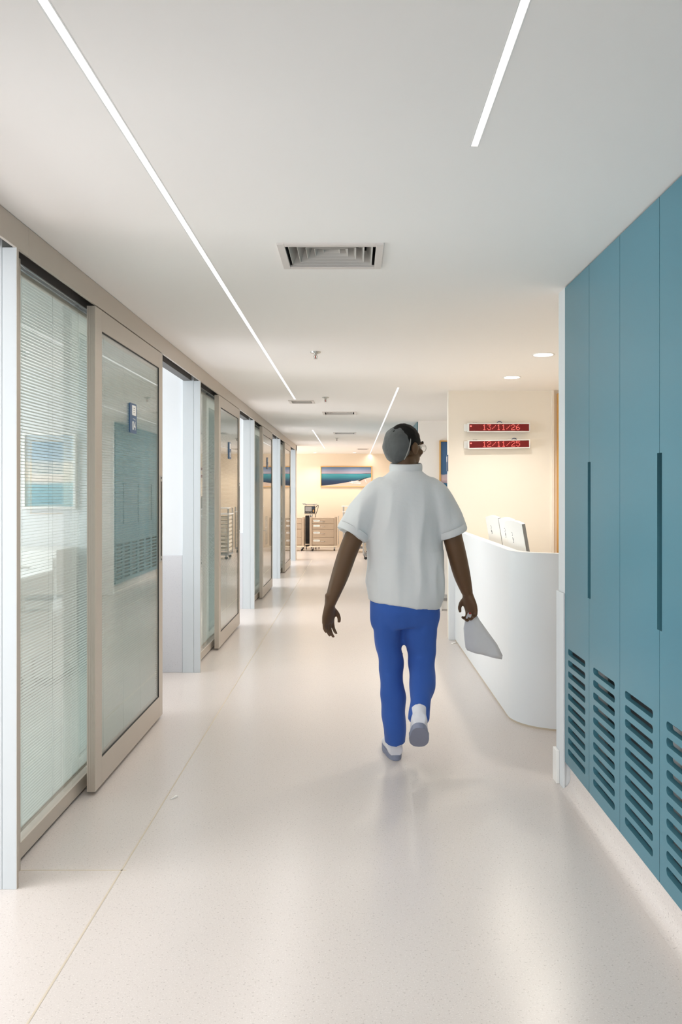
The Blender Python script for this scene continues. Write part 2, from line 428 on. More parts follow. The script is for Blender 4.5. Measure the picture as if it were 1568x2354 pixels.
# partitions between the wards, dado, posts
for i in range(0, 5):
    yp = Y_POST + PITCH*i
    g = NB(); box(g, -4.7, -1.326, yp+.02, yp+.13, 0, CEIL)
    struct('wall_partition', g, M['white_wall'])
    g = NB(); box(g, -4.7, -1.328, yp+.008, yp+.0195, 0.0, .908, .003)
    struct('trim_%d' % (10+i), g, M['dado'])
    p = thing('trim_%d' % (20+i), (XW, yp, 0), kind='structure')
    g = NB(); box(g, -1.326, -1.2385, yp, yp+.14, 0, CEIL, .002)
    obj('post_core', g, M['post'], p)
    g = NB(); box(g, -1.2375, XW, yp, yp+.016, 0, 2.262, .0015); box(g, -1.2375, -1.235, yp+.016, yp+.14, 0, 2.262)
    obj('post_cover', g, M['post'], p)
    g = NB(); box(g, XW-.0015, XW+.0006, yp+.0005, yp+.017, 0, 2.262); box(g, -1.235, -1.233, yp+.017, yp+.145, 0, 2.262)
    obj('jamb_strip', g, M['alu'], p)
    sc = NB()
    for z in (.32, 1.33, 2.18): cyl(sc, (-1.232, yp+.10, z), .006, .004, 'X', 10)
    obj('jamb_screw', sc, M['steel'], p, auto=40)
# end of the ward front after the last post
struct('wall_left_end', BX(-4.7, XW, Y_POST+PITCH*4+.14, 16.83, 0, CEIL), M['cream_light'])
# continuous aluminium header, in lengths, over the sliding doors
hd = thing('trim_1', (XW, 0, 2.262), kind='structure')
ys = [1.60] + [2.94+PITCH*i for i in range(5)] + [16.80]
for a, b in zip(ys, ys[1:]):
    obj('header_cover', BX(XW-.012, XW, a+.0008, b-.0008, 2.262, CEIL-.002, .001), M['alu'], hd)
obj('header_shadow_line', BX(XW-.010, XW-.002, 1.60, 16.80, CEIL-.0025, CEIL-.0005), M['rubber'], hd)
obj('header_track', BX(-1.318, -1.2565, 1.60, 16.80, 2.262, CEIL-.003), M['alu_dark'], hd)
g = NB(); box(g, -1.256, XW-.013, 1.60, 16.80, 2.300, CEIL-.003); obj('header_bracket', g, M['alu_dark'], hd)

# ------------------------------------------------------------------ ward fronts: fixed glazing + sliding door
def slat_bm(y0, y1, xc, z, w=0.016, tilt=6):
    g = NB(); a = math.radians(tilt); pts = []
    for k, s in enumerate((-1, 0, 1)):
        u = s*w/2; h = 0.0011*(1-s*s)
        pts.append((xc + u*math.cos(a), z + u*math.sin(a) + h))
    rows = [[g.verts.new((x, y, zz)) for x, zz in pts] for y in (y0, y1)]
    for k in range(2): g.faces.new((rows[0][k], rows[0][k+1], rows[1][k+1], rows[1][k]))
    return g
def blind(parent, y0, y1, xc, z0, z1, single):
    PT = 0.0125
    b = obj('blind', box(box(NB(), xc-.009, xc+.009, y0, y1, z1-.016, z1, .002), xc-.008, xc+.008, y0, y1, z0, z0+.012, .002), M['alu'], parent)
    zs = []; z = z0+.018
    while z < z1-.020: zs.append(z); z += PT
    if single:
        first = obj('slat', slat_bm(y0+.002, y1-.002, xc, zs[0]), M['slat'], b, smooth=True)
        for z in zs[1:]:
            c = first.copy(); c.location = (0, 0, z-zs[0]); COL.objects.link(c); c.parent = b
    else:
        g = NB()
        for z in zs:
            s = slat_bm(y0+.002, y1-.002, xc, z); tmp = bpy.data.meshes.new('t'); s.to_mesh(tmp); s.free(); g.from_mesh(tmp); bpy.data.meshes.remove(tmp)
        tag(obj('slats', g, M['slat'], b, smooth=True), kind='stuff')
    n = max(3, int((y1-y0)/.26)); g = NB()
    for k in range(n):
        y = y0+.05+(y1-y0-.10)*k/(n-1)
        for dx in (-.0085, .0085): box(g, xc+dx-.0004, xc+dx+.0004, y-.0005, y+.0005, z0, z1)
    tag(obj('ladder_cords', g, M['cord'], b), kind='stuff')

def make_bay(i, single):
    yo = PITCH*i
    # fixed glazed screen, recessed behind the door
    a, b = yo+2.994, yo+5.06; xf, xr = -1.258, -1.296
    w = thing('window_%d' % (i+1), (xf, a, 0), kind='structure')
    g = NB()
    obj('stile', box(NB(), xr, xf, a, a+.030, .014, 2.2615, .0015), M['alu'], w)
    obj('stile', box(NB(), xr, xf, b-.045, b, .014, 2.2615, .0015), M['alu'], w)
    obj('rail', box(NB(), xr, xf, a+.030, b-.045, .014, .075, .0015), M['alu'], w)
    obj('floor_guide', BX(xr+.01, xf-.010, a, b, 0.0, .014), M['alu_dark'], w)  # dark strip added to stand for the shadow gap under the rail
    obj('pane', BX(xf-.009, xf-.005, a+.028, b-.043, .073, 2.2615), M['glass'], w)
    obj('pane', BX(xr+.004, xr+.008, a+.028, b-.043, .073, 2.2615), M['glass'], w)
    blind(w, a+.036, b-.052, (xf+xr)/2-.001, .10, 2.243, single)
    # sliding door
    y0, y1 = yo+3.706, yo+5.011; xd, xk = -1.190, -1.229; zb, zt = .018, 2.258
    d = thing('door_%d' % (i+1), (xd, y0, 0), kind='structure')
    s0, s1, rb, rt = .100, .088, .127, .098
    obj('stile', box(NB(), xk, xd, y0, y0+s0, zb, zt, .0012), M['alu'], d)
    obj('stile', box(NB(), xk, xd, y1-s1, y1, zb, zt, .0012), M['alu'], d)
    obj('rail', box(NB(), xk, xd, y0+s0+.0005, y1-s1-.0005, zb, zb+rb, .0012), M['alu'], d)
    obj('rail', box(NB(), xk, xd, y0+s0+.0005, y1-s1-.0005, zt-rt, zt, .0012), M['alu'], d)
    gr = NB()
    for k in range(4):
        x = xd-.006-.0082*k; box(gr, x-.0012, x, y0-.0012, y0+.0005, zb+.002, zt-.002)
    obj('edge_ribs', gr, M['alu'], d)
    gk = NB(); ya, yb, za, zc = y0+s0, y1-s1, zb+rb, zt-rt
    for q in ((ya, ya+.004, za, zc), (yb-.004, yb, za, zc), (ya, yb, za, za+.004), (ya, yb, zc-.004, zc)): box(gk, xd-.008, xd-.0015, *q)
    obj('gasket', gk, M['rubber'], d)
    obj('pane', BX(xd-.009, xd-.005, ya-.002, yb+.002, za-.002, zc+.002), M['glass'], d)
    obj('pane', BX(xk+.004, xk+.008, ya-.002, yb+.002, za-.002, zc+.002), M['glass'], d)
    blind(d, ya+.006, yb-.006, (xd+xk)/2, za+.004, zc-.003, single)
    h = obj('handle', box(NB(), xd-.002, xd+.0025, y1-.070, y1-.012, .970, 1.500, .0012), M['steel'], d)
    obj('finger_recess', BX(xd+.0005, xd+.0035, y1-.048, y1-.034, 1.005, 1.465), M['black'], h)
    g = NB(); cyl(g, (xd+.003, y1-.041, .984), .006, .003, 'X', 12); cyl(g, (xd+.003, y1-.041, 1.487), .006, .003, 'X', 12)
    obj('fixing_screw', g, M['dark_plastic'], h)
    obj('roller_hanger', BX(xk+.01, xd-.01, y0+.12, y1-.12, zt, zt+.03), M['alu_dark'], d)
    return w, d
for i in range(4): make_bay(i, i == 0)

def room_sign(i, num, lb):
    yo = PITCH*i; x = -1.1945
    yc, zc = yo+4.344, 1.797; hw, hh = .066, .080
    t = thing('room_sign', (x, yc, zc), lb, 'sign', 'room number signs on the glass doors')
    me = flat_curve(rrect(-hw, hw, -hh, hh, .014), [], .006); me.transform(Matrix.Translation((x+.003, yc, zc)) @ FACE_PX)
    p = link_mesh('plate', me, M['blue_sign'], t)
    me = flat_curve(rrect(-.030, .044, .016, .070, .006), [], .002); me.transform(Matrix.Translation((x+.0068, yc, zc)) @ FACE_PX)
    link_mesh('name_insert', me, M['paper'], t)
    g = NB()
    for k, w in enumerate((.024, .018, .022)): box(g, x+.0078, x+.0083, yc-.004, yc-.004+w, zc+.054-k*.012, zc+.057-k*.012)
    obj('printed_lines', g, M['ink'], t)
    me = text_mesh(num, .068); me.transform(Matrix.Translation((x+.0068, yc+.006, zc-.042)) @ FACE_PX)
    link_mesh('number', me, M['paper'], t)
    g = NB(); box(g, x+.006, x+.0072, yc-.014, yc+.034, zc-.004, zc-.0015); box(g, x+.006, x+.0072, yc+.030, yc+.034, zc-.012, zc-.0015)
    obj('bed_symbol', g, M['paper'], t)
room_sign(0, '04', 'blue room sign reading 04 on the nearest sliding glass door')
room_sign(1, '05', 'blue room sign on the second sliding glass door')
room_sign(2, '06', 'small blue room sign on the third sliding glass door')

# ------------------------------------------------------------------ right side: tall teal cabinets
XT = 0.995
def cabinet_door_mesh(w, z0, z1, notch_left, slots=True):
    """front seen from the corridor; u runs away from the camera"""
    nz0, nz1, nw = .950, 1.527, .019
    if notch_left:
        out = [(0, z0), (w, z0), (w, z1), (0, z1), (0, nz1), (nw, nz1), (nw, nz0), (0, nz0)]
    else:
        out = [(0, z0), (w, z0), (w, nz0), (w-nw, nz0), (w-nw, nz1), (w, nz1), (w, z1), (0, z1)]
    hs = [rrect(.056, w-.056, .6736-.0513*k-.028, .6736-.0513*k, .0125) for k in range(10)]
    return flat_curve(out, hs, .020)
def tall_cabinet(y_far, lb, x=XT):
    w = .391; y_near = y_far-2*w; z0, z1 = .130, CEIL-.006; D = .46
    t = thing('tall_cabinet', (x, y_far, 0), lb, 'cabinet', 'tall teal cabinets with slotted doors')
    g = NB()
    box(g, x+.024, x+D, y_near+.002, y_near+.018, .105, z1); box(g, x+.024, x+D, y_far-.018, y_far-.002, .105, z1)
    box(g, x+D-.012, x+D, y_near+.018, y_far-.018, .105, z1); box(g, x+.024, x+D-.012, y_near+.018, y_far-.018, .105, .123)
    box(g, x+.024, x+D-.012, y_near+.018, y_far-.018, z1-.018, z1); box(g, x+.03, x+D-.012, y_near+.018, y_far-.018, .78, .80)
    obj('carcass', g, M['carcass'], t)
    for k, (ya, nl) in enumerate(((y_near+w, True), (y_near, False))):
        me = cabinet_door_mesh(w-.003, z0, z1, nl)
        me.transform(Matrix(((0, 0, 1, x+.010), (1, 0, 0, ya+.0015), (0, 1, 0, 0), (0, 0, 0, 1))))
        link_mesh('door', me, M['teal'], t)
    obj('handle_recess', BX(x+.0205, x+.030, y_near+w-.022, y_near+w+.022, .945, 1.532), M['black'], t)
    obj('contents', box(box(BX(x+.16, x+.40, y_near+.06, y_near+.20, .123, .70), x+.12, x+.38, y_near+.25, y_near+.33, .123, .64), x+.10, x+.36, y_near+.46, y_near+.66, .123, .60, .01), M['grey_plastic'], t)
    return t
tall_cabinet(3.790, 'teal cabinet with slotted doors beside the white wall end next to reception')
tall_cabinet(3.008, 'teal cabinet with slotted doors cut by the right edge of the photo')
tall_cabinet(2.226, 'teal cabinet with slotted doors just outside the picture')
tall_cabinet(1.444, 'teal cabinet with slotted doors behind the camera')
far_cab = [('first', 11.80), ('second', 12.583), ('third', 13.366)]
src = tall_cabinet(11.80, 'distant teal cabinet seen as first in the door reflection', 0.87)
dup(src, (0.87, 12.583, 0), 'distant teal cabinet seen as second in the door reflection')
dup(src, (0.87, 13.366, 0), 'distant teal cabinet seen as third in the door reflection')
# coved plinth in the floor covering below the cabinets
def plinth(name, x, y0, y1):
    g = NB(); prof = [(x+.5, 0), (x-.035, 0.0005)]
    for k in range(7):
        a = math.radians(90*k/6); prof.append((x-.035+.05*math.sin(a), .05-.05*math.cos(a)+.0005))
    prof += [(x+.015, .104), (x+.5, .104)]
    A = [g.verts.new((p[0], y0, p[1])) for p in prof]; B = [g.verts.new((p[0], y1, p[1])) for p in prof]
    for k in range(len(prof)): g.faces.new((A[k], A[(k+1) % len(prof)], B[(k+1) % len(prof)], B[k]))
    g.faces.new(A); g.faces.new(list(reversed(B)))
    return struct(name, g, M['floor'], auto=50)
plinth('baseboard_right', XT+.012, 0.66, 3.795); plinth('baseboard_far', .882, 11.0, 13.37)
struct('wall_right_near', BX(1.0, 1.2, -4.5, .655, 0, CEIL), M['white_wall'])
struct('wall_right_back', BX(1.47, 1.55, .6, 3.93, 0, CEIL), M['white_wall'])
g = NB(); box(g, .9985, 1.47, 3.797, 3.918, 0, CEIL); struct('wall_right_end', g, M['white_wall'])
struct('trim_2', box(NB(), .988, .998, 3.792, 3.925, 0.0, .922, .003), M['white_wall'])
struct('trim_3', box(NB(), .972, .988, 3.86, 3.930, 0.0, .16, .004), M['white_plastic'])

# ------------------------------------------------------------------ reception niche
struct('wall_reception', BX(.904, 2.6, 7.67, 7.77, 0, CEIL), M['cream_light'])
struct('trim_4', BX(1.885, 1.905, 7.645, 7.67, 0, CEIL), M['cream_light'])
dw = thing('door_5', (1.95, 7.64, 0), kind='structure')
obj('door_frame', box(box(BX(1.936, 2.0, 7.61, 7.67, 0, 2.335), 2.0, 2.6, 7.61, 7.67, 2.275, 2.335), 2.56, 2.6, 7.61, 7.67, 0, 2.275), M['wood'], dw)
obj('door_leaf', BX(2.0, 2.56, 7.63, 7.67, .005, 2.275), M['wood'], dw)
struct('trim_5', box(NB(), .902, .965, 7.60, 7.67, 0, 1.04, .003), M['counter'])
struct('wall_right', BX(2.6, 2.7, 3.93, 11.0, 0, CEIL), M['cream_light'])
struct('wall_niche_front', BX(1.47, 2.6, 3.85, 3.93, 0, CEIL), M['cream_light'])
struct('wall_far_face', BX(.88, 2.7, 10.95, 11.0, 0, CEIL), M['ceiling'])
struct('wall_far_side', BX(1.335, 1.40, 11.0, 13.39, 0, CEIL), M['white_wall'])
struct('wall_far_right', BX(3.1, 3.2, 11.0, YB, 0, CEIL), M['cream_light'])
struct('wall_far_return', BX(1.40, 3.1, 13.32, 13.39, 0, CEIL), M['cream_light'])

# counter: curved front panel, cap and an inside worktop
path = [(.958, 7.60)] + [(.958, 7.60-.2*k) for k in range(1, 13)]
R0, cx, cy = .30, 1.258, 5.0
for k in range(0, 19):
    a = math.radians(180 + 90*k/18); path.append((cx+R0*math.cos(a), cy+R0*math.sin(a)))
path += [(1.5, 4.70), (1.9, 4.70), (2.28, 4.70)]
def wall_along(path, d0, d1, z0, z1):
    g = NB(); ins = []
    for i, p in enumerate(path):
        a = Vector(path[max(i-1, 0)]); b = Vector(path[min(i+1, len(path)-1)]); t = (b-a).normalized(); n = Vector((-t.y, t.x))
        ins.append((Vector(p)+n*d0, Vector(p)+n*d1))
    L = [[g.verts.new((q.x, q.y, z)) for q, z in ((o, z0), (i_, z0), (i_, z1), (o, z1))] for o, i_ in ins]
    for A, B in zip(L, L[1:]):
        for k in range(4): g.faces.new((A[k], A[(k+1) % 4], B[(k+1) % 4], B[k]))
    g.faces.new(list(reversed(L[0]))); g.faces.new(L[-1])
    return g
rc = thing('reception_counter', (1.258, 5.0, 0), 'white reception counter with a rounded end beside the teal cabinets', 'counter')
obj('front_panel', wall_along(path, 0, .045, .012, 1.028), M['counter'], rc, auto=35)
obj('top_cap', wall_along(path, -.002, .055, 1.028, 1.040), M['counter'], rc, auto=35)
obj('kick_strip', wall_along(path, .003, .04, 0.0, .012), M['weld'], rc, auto=35)
obj('worktop', wall_along(path, .045, .62, .72, .75), M['cream_light'], rc, auto=35)

def desk_monitor(loc, yaw, w, h, lean, lb):
    """built facing +X (staff side), its white back towards the corridor"""
    t = thing('monitor', (loc[0], loc[1], .75), lb, 'monitor', 'white monitors behind the counter')
    R = Matrix.Translation((loc[0], loc[1], loc[2])) @ Matrix.Rotation(yaw, 4, 'Z') @ Matrix.Rotation(lean, 4, 'Y')
    arch = [(-w/2+.004, -h/2), (w/2-.004, -h/2)] + [(w/2-w*k/12, h/2-.016*(2*abs(k/12-.5))**2) for k in range(13)]
    me = flat_curve(arch, [], .022); me.transform(R @ FACE_NX); link_mesh('shell', me, M['white_plastic'], t)
    g = BX(.0112, .014, -w/2+.012, w/2-.012, -h/2+.02, h/2-.03); g.transform(R); obj('screen', g, M['dark_plastic'], t)
    g = NB(); box(g, -.0113, .0115, -w/2-.0035, -w/2, -h/2, h/2-.016, .001); g.transform(R); obj('grey_edge', g, M['grey_plastic'], t)
    g = NB()
    y0, z0 = w/2*.10, h*.12
    ring = circ(0, 0, .014, 20); inner = circ(0, 0, .010, 20)
    a = [g.verts.new((-.0118, w*.17+p[0], h*.20+p[1])) for p in ring[3:18]]; b = [g.verts.new((-.0118, w*.17+p[0], h*.20+p[1])) for p in inner[3:18]]
    for k in range(len(a)-1): g.faces.new((a[k], a[k+1], b[k+1], b[k]))
    box(g, -.0122, -.0112, w*.17-.003, w*.17+.003, h*.20-.046, h*.20-.022); box(g, -.0122, -.0112, w*.17-.009, w*.17-.005, h*.20-.060, h*.20-.03)
    box(g, -.0122, -.0112, w*.17+.002, w*.17+.010, h*.20-.062, h*.20-.058)
    g.transform(R); obj('emblem', g, M['ink'], t)
    g = NB(); box(g, loc[0]+.02, loc[0]+.20, loc[1]-.10, loc[1]+.10, .751, .760, .003); tube(g, [(loc[0]+.12, loc[1], .755), (loc[0]+.10, loc[1], .86), (loc[0]+.05, loc[1], loc[2]-h*.1)], [.014, .013, .012], (0, 1, 0), 12)
    obj('stand', g, M['white_plastic'], t, auto=40)
desk_monitor((1.157, 5.66, 1.037), math.radians(4.8), .42, .33, math.radians(-10), 'white monitor back nearest along the reception counter, overlapping the middle one')
desk_monitor((1.230, 6.33, 1.037), math.radians(9), .33, .33, math.radians(-10), 'white monitor back standing second behind the counter, partly covered')
desk_monitor((1.209, 6.855, 1.037), math.radians(14), .26, .33, math.radians(-10), 'white monitor back farthest along the counter, nearest the walking person')

# red dot-matrix displays
FONT57 = {'1': ['00100','01100','00100','00100','00100','00100','01110'], '2': ['01110','10001','00001','00110','01000','10000','11111'],
          '3': ['11111','00010','00100','00010','00001','10001','01110'], '5': ['11111','10000','11110','00001','00001','10001','01110'],
          '6': ['00110','01000','10000','11110','10001','10001','01110'], '/': ['00000','00001','00010','00100','01000','10000','00000']}
def display(txt, x0, x1, z0, z1, tilt, lb, cable, yb=7.67):
    yf = yb-.085
    t = thing('red_display', ((x0+x1)/2, yb, (z0+z1)/2), lb, 'display', 'red LED displays on the cream wall')
    c = Vector(((x0+x1)/2, yf, (z0+z1)/2)); R = Matrix.Translation(c) @ Matrix.Rotation(tilt, 4, 'Y') @ Matrix.Translation(-c)
    w = x1-x0; b = .009
    g = NB()
    box(g, x0, x1, yf, yb-.012, z1-b, z1, .002); box(g, x0, x1, yf, yb-.012, z0, z0+b, .002); box(g, x0, x0+b, yf, yb-.012, z0+b, z1-b); box(g, x1-b, x1, yf, yb-.012, z0+b, z1-b)
    g.transform(R); obj('case', g, M['white_plastic'], t)
    g = BX(x0+b, x1-b, yf+.004, yf+.02, z0+b, z1-b); g.transform(R); obj('face', g, M['display_face'], t)
    g = NB(); box(g, x0-.03, x0, yb-.030, yb-.004, z0+.01, z1-.006, .002); box(g, x1, x1+.008, yb-.03, yb-.004, z0+.01, z1-.01); box(g, x0+.1, x1-.1, yb-.014, yb-.0005, z0+.02, z1-.02); g.transform(R); obj('bracket', g, M['white_plastic'], t)
    px = .00755; cw = 6*px; X = x0 + w*.235; zc = (z0+z1)/2+.002
    for ch in txt:
        g = NB()
        for r_, row in enumerate(FONT57[ch]):
            for k, v in enumerate(row):
                if v == '1':
                    xx, zz = X+k*px, zc+(3-r_)*px
                    bmesh.ops.create_cone(g, cap_ends=True, segments=6, radius1=.0031, radius2=.0026, depth=.002, matrix=Matrix.Translation((xx, yf+.003, zz)) @ Matrix.Rotation(math.pi/2, 4, 'X'))
        X += cw
        g.transform(R); obj('slash' if ch == '/' else 'digit', g, M['led_red'], t)
    g = cyl(NB(), (x0+.025, yf+.003, (z0+z1)/2+.012), .008, .003, 'Y', 14); g.transform(R); obj('indicator_lamp', g, M['led_red'], t)
    g = NB(); box(g, x0+.045, x0+.063, yf+.02, yf+.03, z1, z1+.004); box(g, x0+.066, x0+.086, yf+.02, yf+.03, z1, z1+.004); g.transform(R); obj('switch', g, M['dark_plastic'], t)
    g = NB(); kx = x0+w*cable
    tube(g, *catmull([(kx-.03, yb-.02, z1-.004), (kx-.01, yb-.02, z1+.016), (kx+.015, yb-.012, z1+.018), (kx+.032, yb-.003, z1+.003)], [.0032]*4, 5), (0, 1, 0), 8)
    obj('cable', g, M['cable'], t, smooth=True)
display('13/11/26', 1.081, 1.664, 1.966, 2.051, 0.0, 'red LED display reading 13/11/26, upper of the two on the cream wall', .52)
display('12/11/25', 1.082, 1.664, 1.810, 1.892, math.radians(-0.9), 'red LED display reading 12/11/25, lower of the two on the cream wall', .76)

display('', 1.15, 1.70, 1.93, 2.02, 0.0, 'dark red display on the far cream wall, upper of that pair', .52, YB)
display('', 1.15, 1.70, 1.75, 1.84, 0.0, 'dark red display on the far cream wall, lower of that pair', .70, YB)

# ------------------------------------------------------------------ paintings
def painting_mat(name, kind):
    m = bpy.data.materials.new(name); m.use_nodes = True; nt = m.node_tree; N = nt.nodes; L = nt.links
    p = N['Principled BSDF']; p.inputs['Roughness'].default_value = 0.55
    tc = N.new('ShaderNodeTexCoord'); sp = N.new('ShaderNodeSeparateXYZ'); L.new(tc.outputs['Generated'], sp.inputs[0])
    nz = N.new('ShaderNodeTexNoise'); nz.inputs['Scale'].default_value = 3.0; nz.inputs['Detail'].default_value = 5
    mp = N.new('ShaderNodeMapping'); mp.inputs['Scale'].default_value = (1.2, 1, 6.0); L.new(tc.outputs['Generated'], mp.inputs[0]); L.new(mp.outputs[0], nz.inputs['Vector'])
    ad = N.new('ShaderNodeMath'); ad.operation = 'MULTIPLY_ADD'; ad.inputs[1].default_value = 0.10; L.new(nz.outputs['Fac'], ad.inputs[0])
    sb = N.new('ShaderNodeMath'); sb.operation = 'SUBTRACT'; sb.inputs[1].default_value = 0.05; L.new(sp.outputs['Z'], sb.inputs[0]); L.new(sb.outputs[0], ad.inputs[2])
    def ramp(stops, src):
        r = N.new('ShaderNodeValToRGB'); e = r.color_ramp.elements
        while len(e) < len(stops): e.new(0.5)
        for el, (q, c) in zip(e, stops): el.position = q; el.color = c
        L.new(src, r.inputs[0]); return r.outputs[0]
    if kind == 'beach':
        sea = ramp([(0.0, rgb(16, 30, 52)), (.30, rgb(24, 52, 84)), (.48, rgb(40, 116, 130)), (.62, rgb(60, 140, 150)), (.645, rgb(24, 92, 122)), (.66, rgb(24, 92, 122))], ad.outputs[0])
        sky = ramp([(0.6, rgb(186, 160, 160)), (.72, rgb(158, 150, 166)), (.84, rgb(128, 140, 168)), (1.0, rgb(76, 112, 150))], ad.outputs[0])
        hz = N.new('ShaderNodeMath'); hz.operation = 'GREATER_THAN'; hz.inputs[1].default_value = 0.655; L.new(sp.outputs['Z'], hz.inputs[0])
        m1 = N.new('ShaderNodeMix'); m1.data_type = 'RGBA'; L.new(hz.outputs[0], m1.inputs[0]); L.new(sea, m1.inputs[6]); L.new(sky, m1.inputs[7])
        x2 = N.new('ShaderNodeMath'); x2.operation = 'POWER'; x2.inputs[1].default_value = 1.35; L.new(sp.outputs['X'], x2.inputs[0])
        bd = N.new('ShaderNodeMath'); bd.operation = 'MULTIPLY_ADD'; bd.inputs[1].default_value = 0.43; bd.inputs[2].default_value = -0.012; L.new(x2.outputs[0], bd.inputs[0])
        lt = N.new('ShaderNodeMath'); lt.operation = 'LESS_THAN'; L.new(sb.outputs[0], lt.inputs[0]); L.new(bd.outputs[0], lt.inputs[1])
        sand = ramp([(0.0, rgb(208, 184, 166)), (.3, rgb(196, 176, 164)), (.5, rgb(210, 196, 188))], ad.outputs[0])
        m2 = N.new('ShaderNodeMix'); m2.data_type = 'RGBA'; L.new(lt.outputs[0], m2.inputs[0]); L.new(m1.outputs[2], m2.inputs[6]); L.new(sand, m2.inputs[7])
        L.new(m2.outputs[2], p.inputs['Base Color'])
    elif kind == 'pale':
        c = ramp([(0.0, rgb(150, 184, 190)), (.30, rgb(168, 200, 204)), (.36, rgb(228, 222, 210)), (.60, rgb(232, 226, 216)), (.66, rgb(194, 208, 216)), (1.0, rgb(176, 196, 208))], ad.outputs[0])
        L.new(c, p.inputs['Base Color'])
    else:
        c = ramp([(0.0, rgb(206, 196, 190)), (.10, rgb(206, 196, 190)), (.13, rgb(30, 78, 120)), (.40, rgb(44, 104, 140)), (.415, rgb(178, 156, 166)), (.48, rgb(214, 190, 192)), (.535, rgb(200, 188, 198)), (.55, rgb(70, 110, 152)), (1.0, rgb(60, 100, 146))], ad.outputs[0])
        L.new(c, p.inputs['Base Color'])
    return m
M['beach'] = painting_mat('beach_print', 'beach'); M['sky_print'] = painting_mat('sky_and_sea_print', 'sky'); M['pale_print'] = painting_mat('pale_shore_print', 'pale')
def painting(x0, x1, z0, z1, y, m, lb, boat=False, frame='wood'):
    t = thing('painting', ((x0+x1)/2, y, z0), lb, 'painting'); fw = .018
    for q in ((x0, x1, z1-fw, z1), (x0, x1, z0, z0+fw), (x0, x0+fw, z0+fw, z1-fw), (x1-fw, x1, z0+fw, z1-fw)):
        obj('frame_bar', box(NB(), q[0], q[1], y-.035, y-.001, q[2], q[3], .002), M[frame], t)
    obj('print', BX(x0+fw, x1-fw, y-.020, y-.012, z0+fw, z1-fw), m, t)
    if boat:
        W_, H_ = x1-x0-2*fw, z1-z0-2*fw
        def P(u, v): return (x0+fw+u*W_, z0+fw+v*H_)
        g = NB()
        def poly(pts):
            a = [g.verts.new((P(*p)[0], y-.0212, P(*p)[1])) for p in pts]; b = [g.verts.new((P(*p)[0], y-.0202, P(*p)[1])) for p in pts]
            g.faces.new(a); n = len(a)
            for k in range(n): g.faces.new((a[k], a[(k+1) % n], b[(k+1) % n], b[k]))
        poly([(.56, .24), (.575, .20), (.62, .155), (.78, .14), (.80, .19), (.70, .20), (.62, .225)])
        poly([(.60, .28), (.605, .25), (.76, .245), (.76, .27)])
        poly([(.87, .40), (.875, .40), (.905, .20), (.895, .20)])
        obj('painted_hull', g, M['paper'], t)
        g = NB(); poly([(.72, .285), (.76, .265), (.91, .43), (.93, .46), (.88, .445)]); poly([(.58, .20), (.64, .165), (.77, .155), (.63, .19)]); poly([(.80, .66), (1.0, .672), (1.0, .69), (.9, .685)])
        obj('painted_sail_and_coast', g, M['dark_plastic'], t)
painting(-.834, .461, 1.522, 2.048, YB, M['beach'], 'framed beach painting with a boat, on the far cream wall above the carts', True)
painting(1.166, 1.86, 1.10, 2.10, 10.95, M['sky_print'], 'framed sky and sea painting beyond the walking person, cut by the cream wall edge')
painting(-2.56, -2.15, 1.27, 1.86, Y_POST+PITCH+.02, M['pale_print'], 'pale blue and cream picture inside the first ward room behind the blinds', frame='white_plastic')

# small blue plate on the wall edge beside the reception
t = thing('wall_plate', (.900, 7.72, 1.70), 'small blue plate fixed to the edge of the reception wall', 'sign')
obj('plate', box(NB(), .8955, .9038, 7.69, 7.76, 1.60, 1.755, .002), M['blue_sign'], t)
obj('paper_strip', BX(.8945, .8955, 7.70, 7.75, 1.69, 1.74), M['paper'], t)

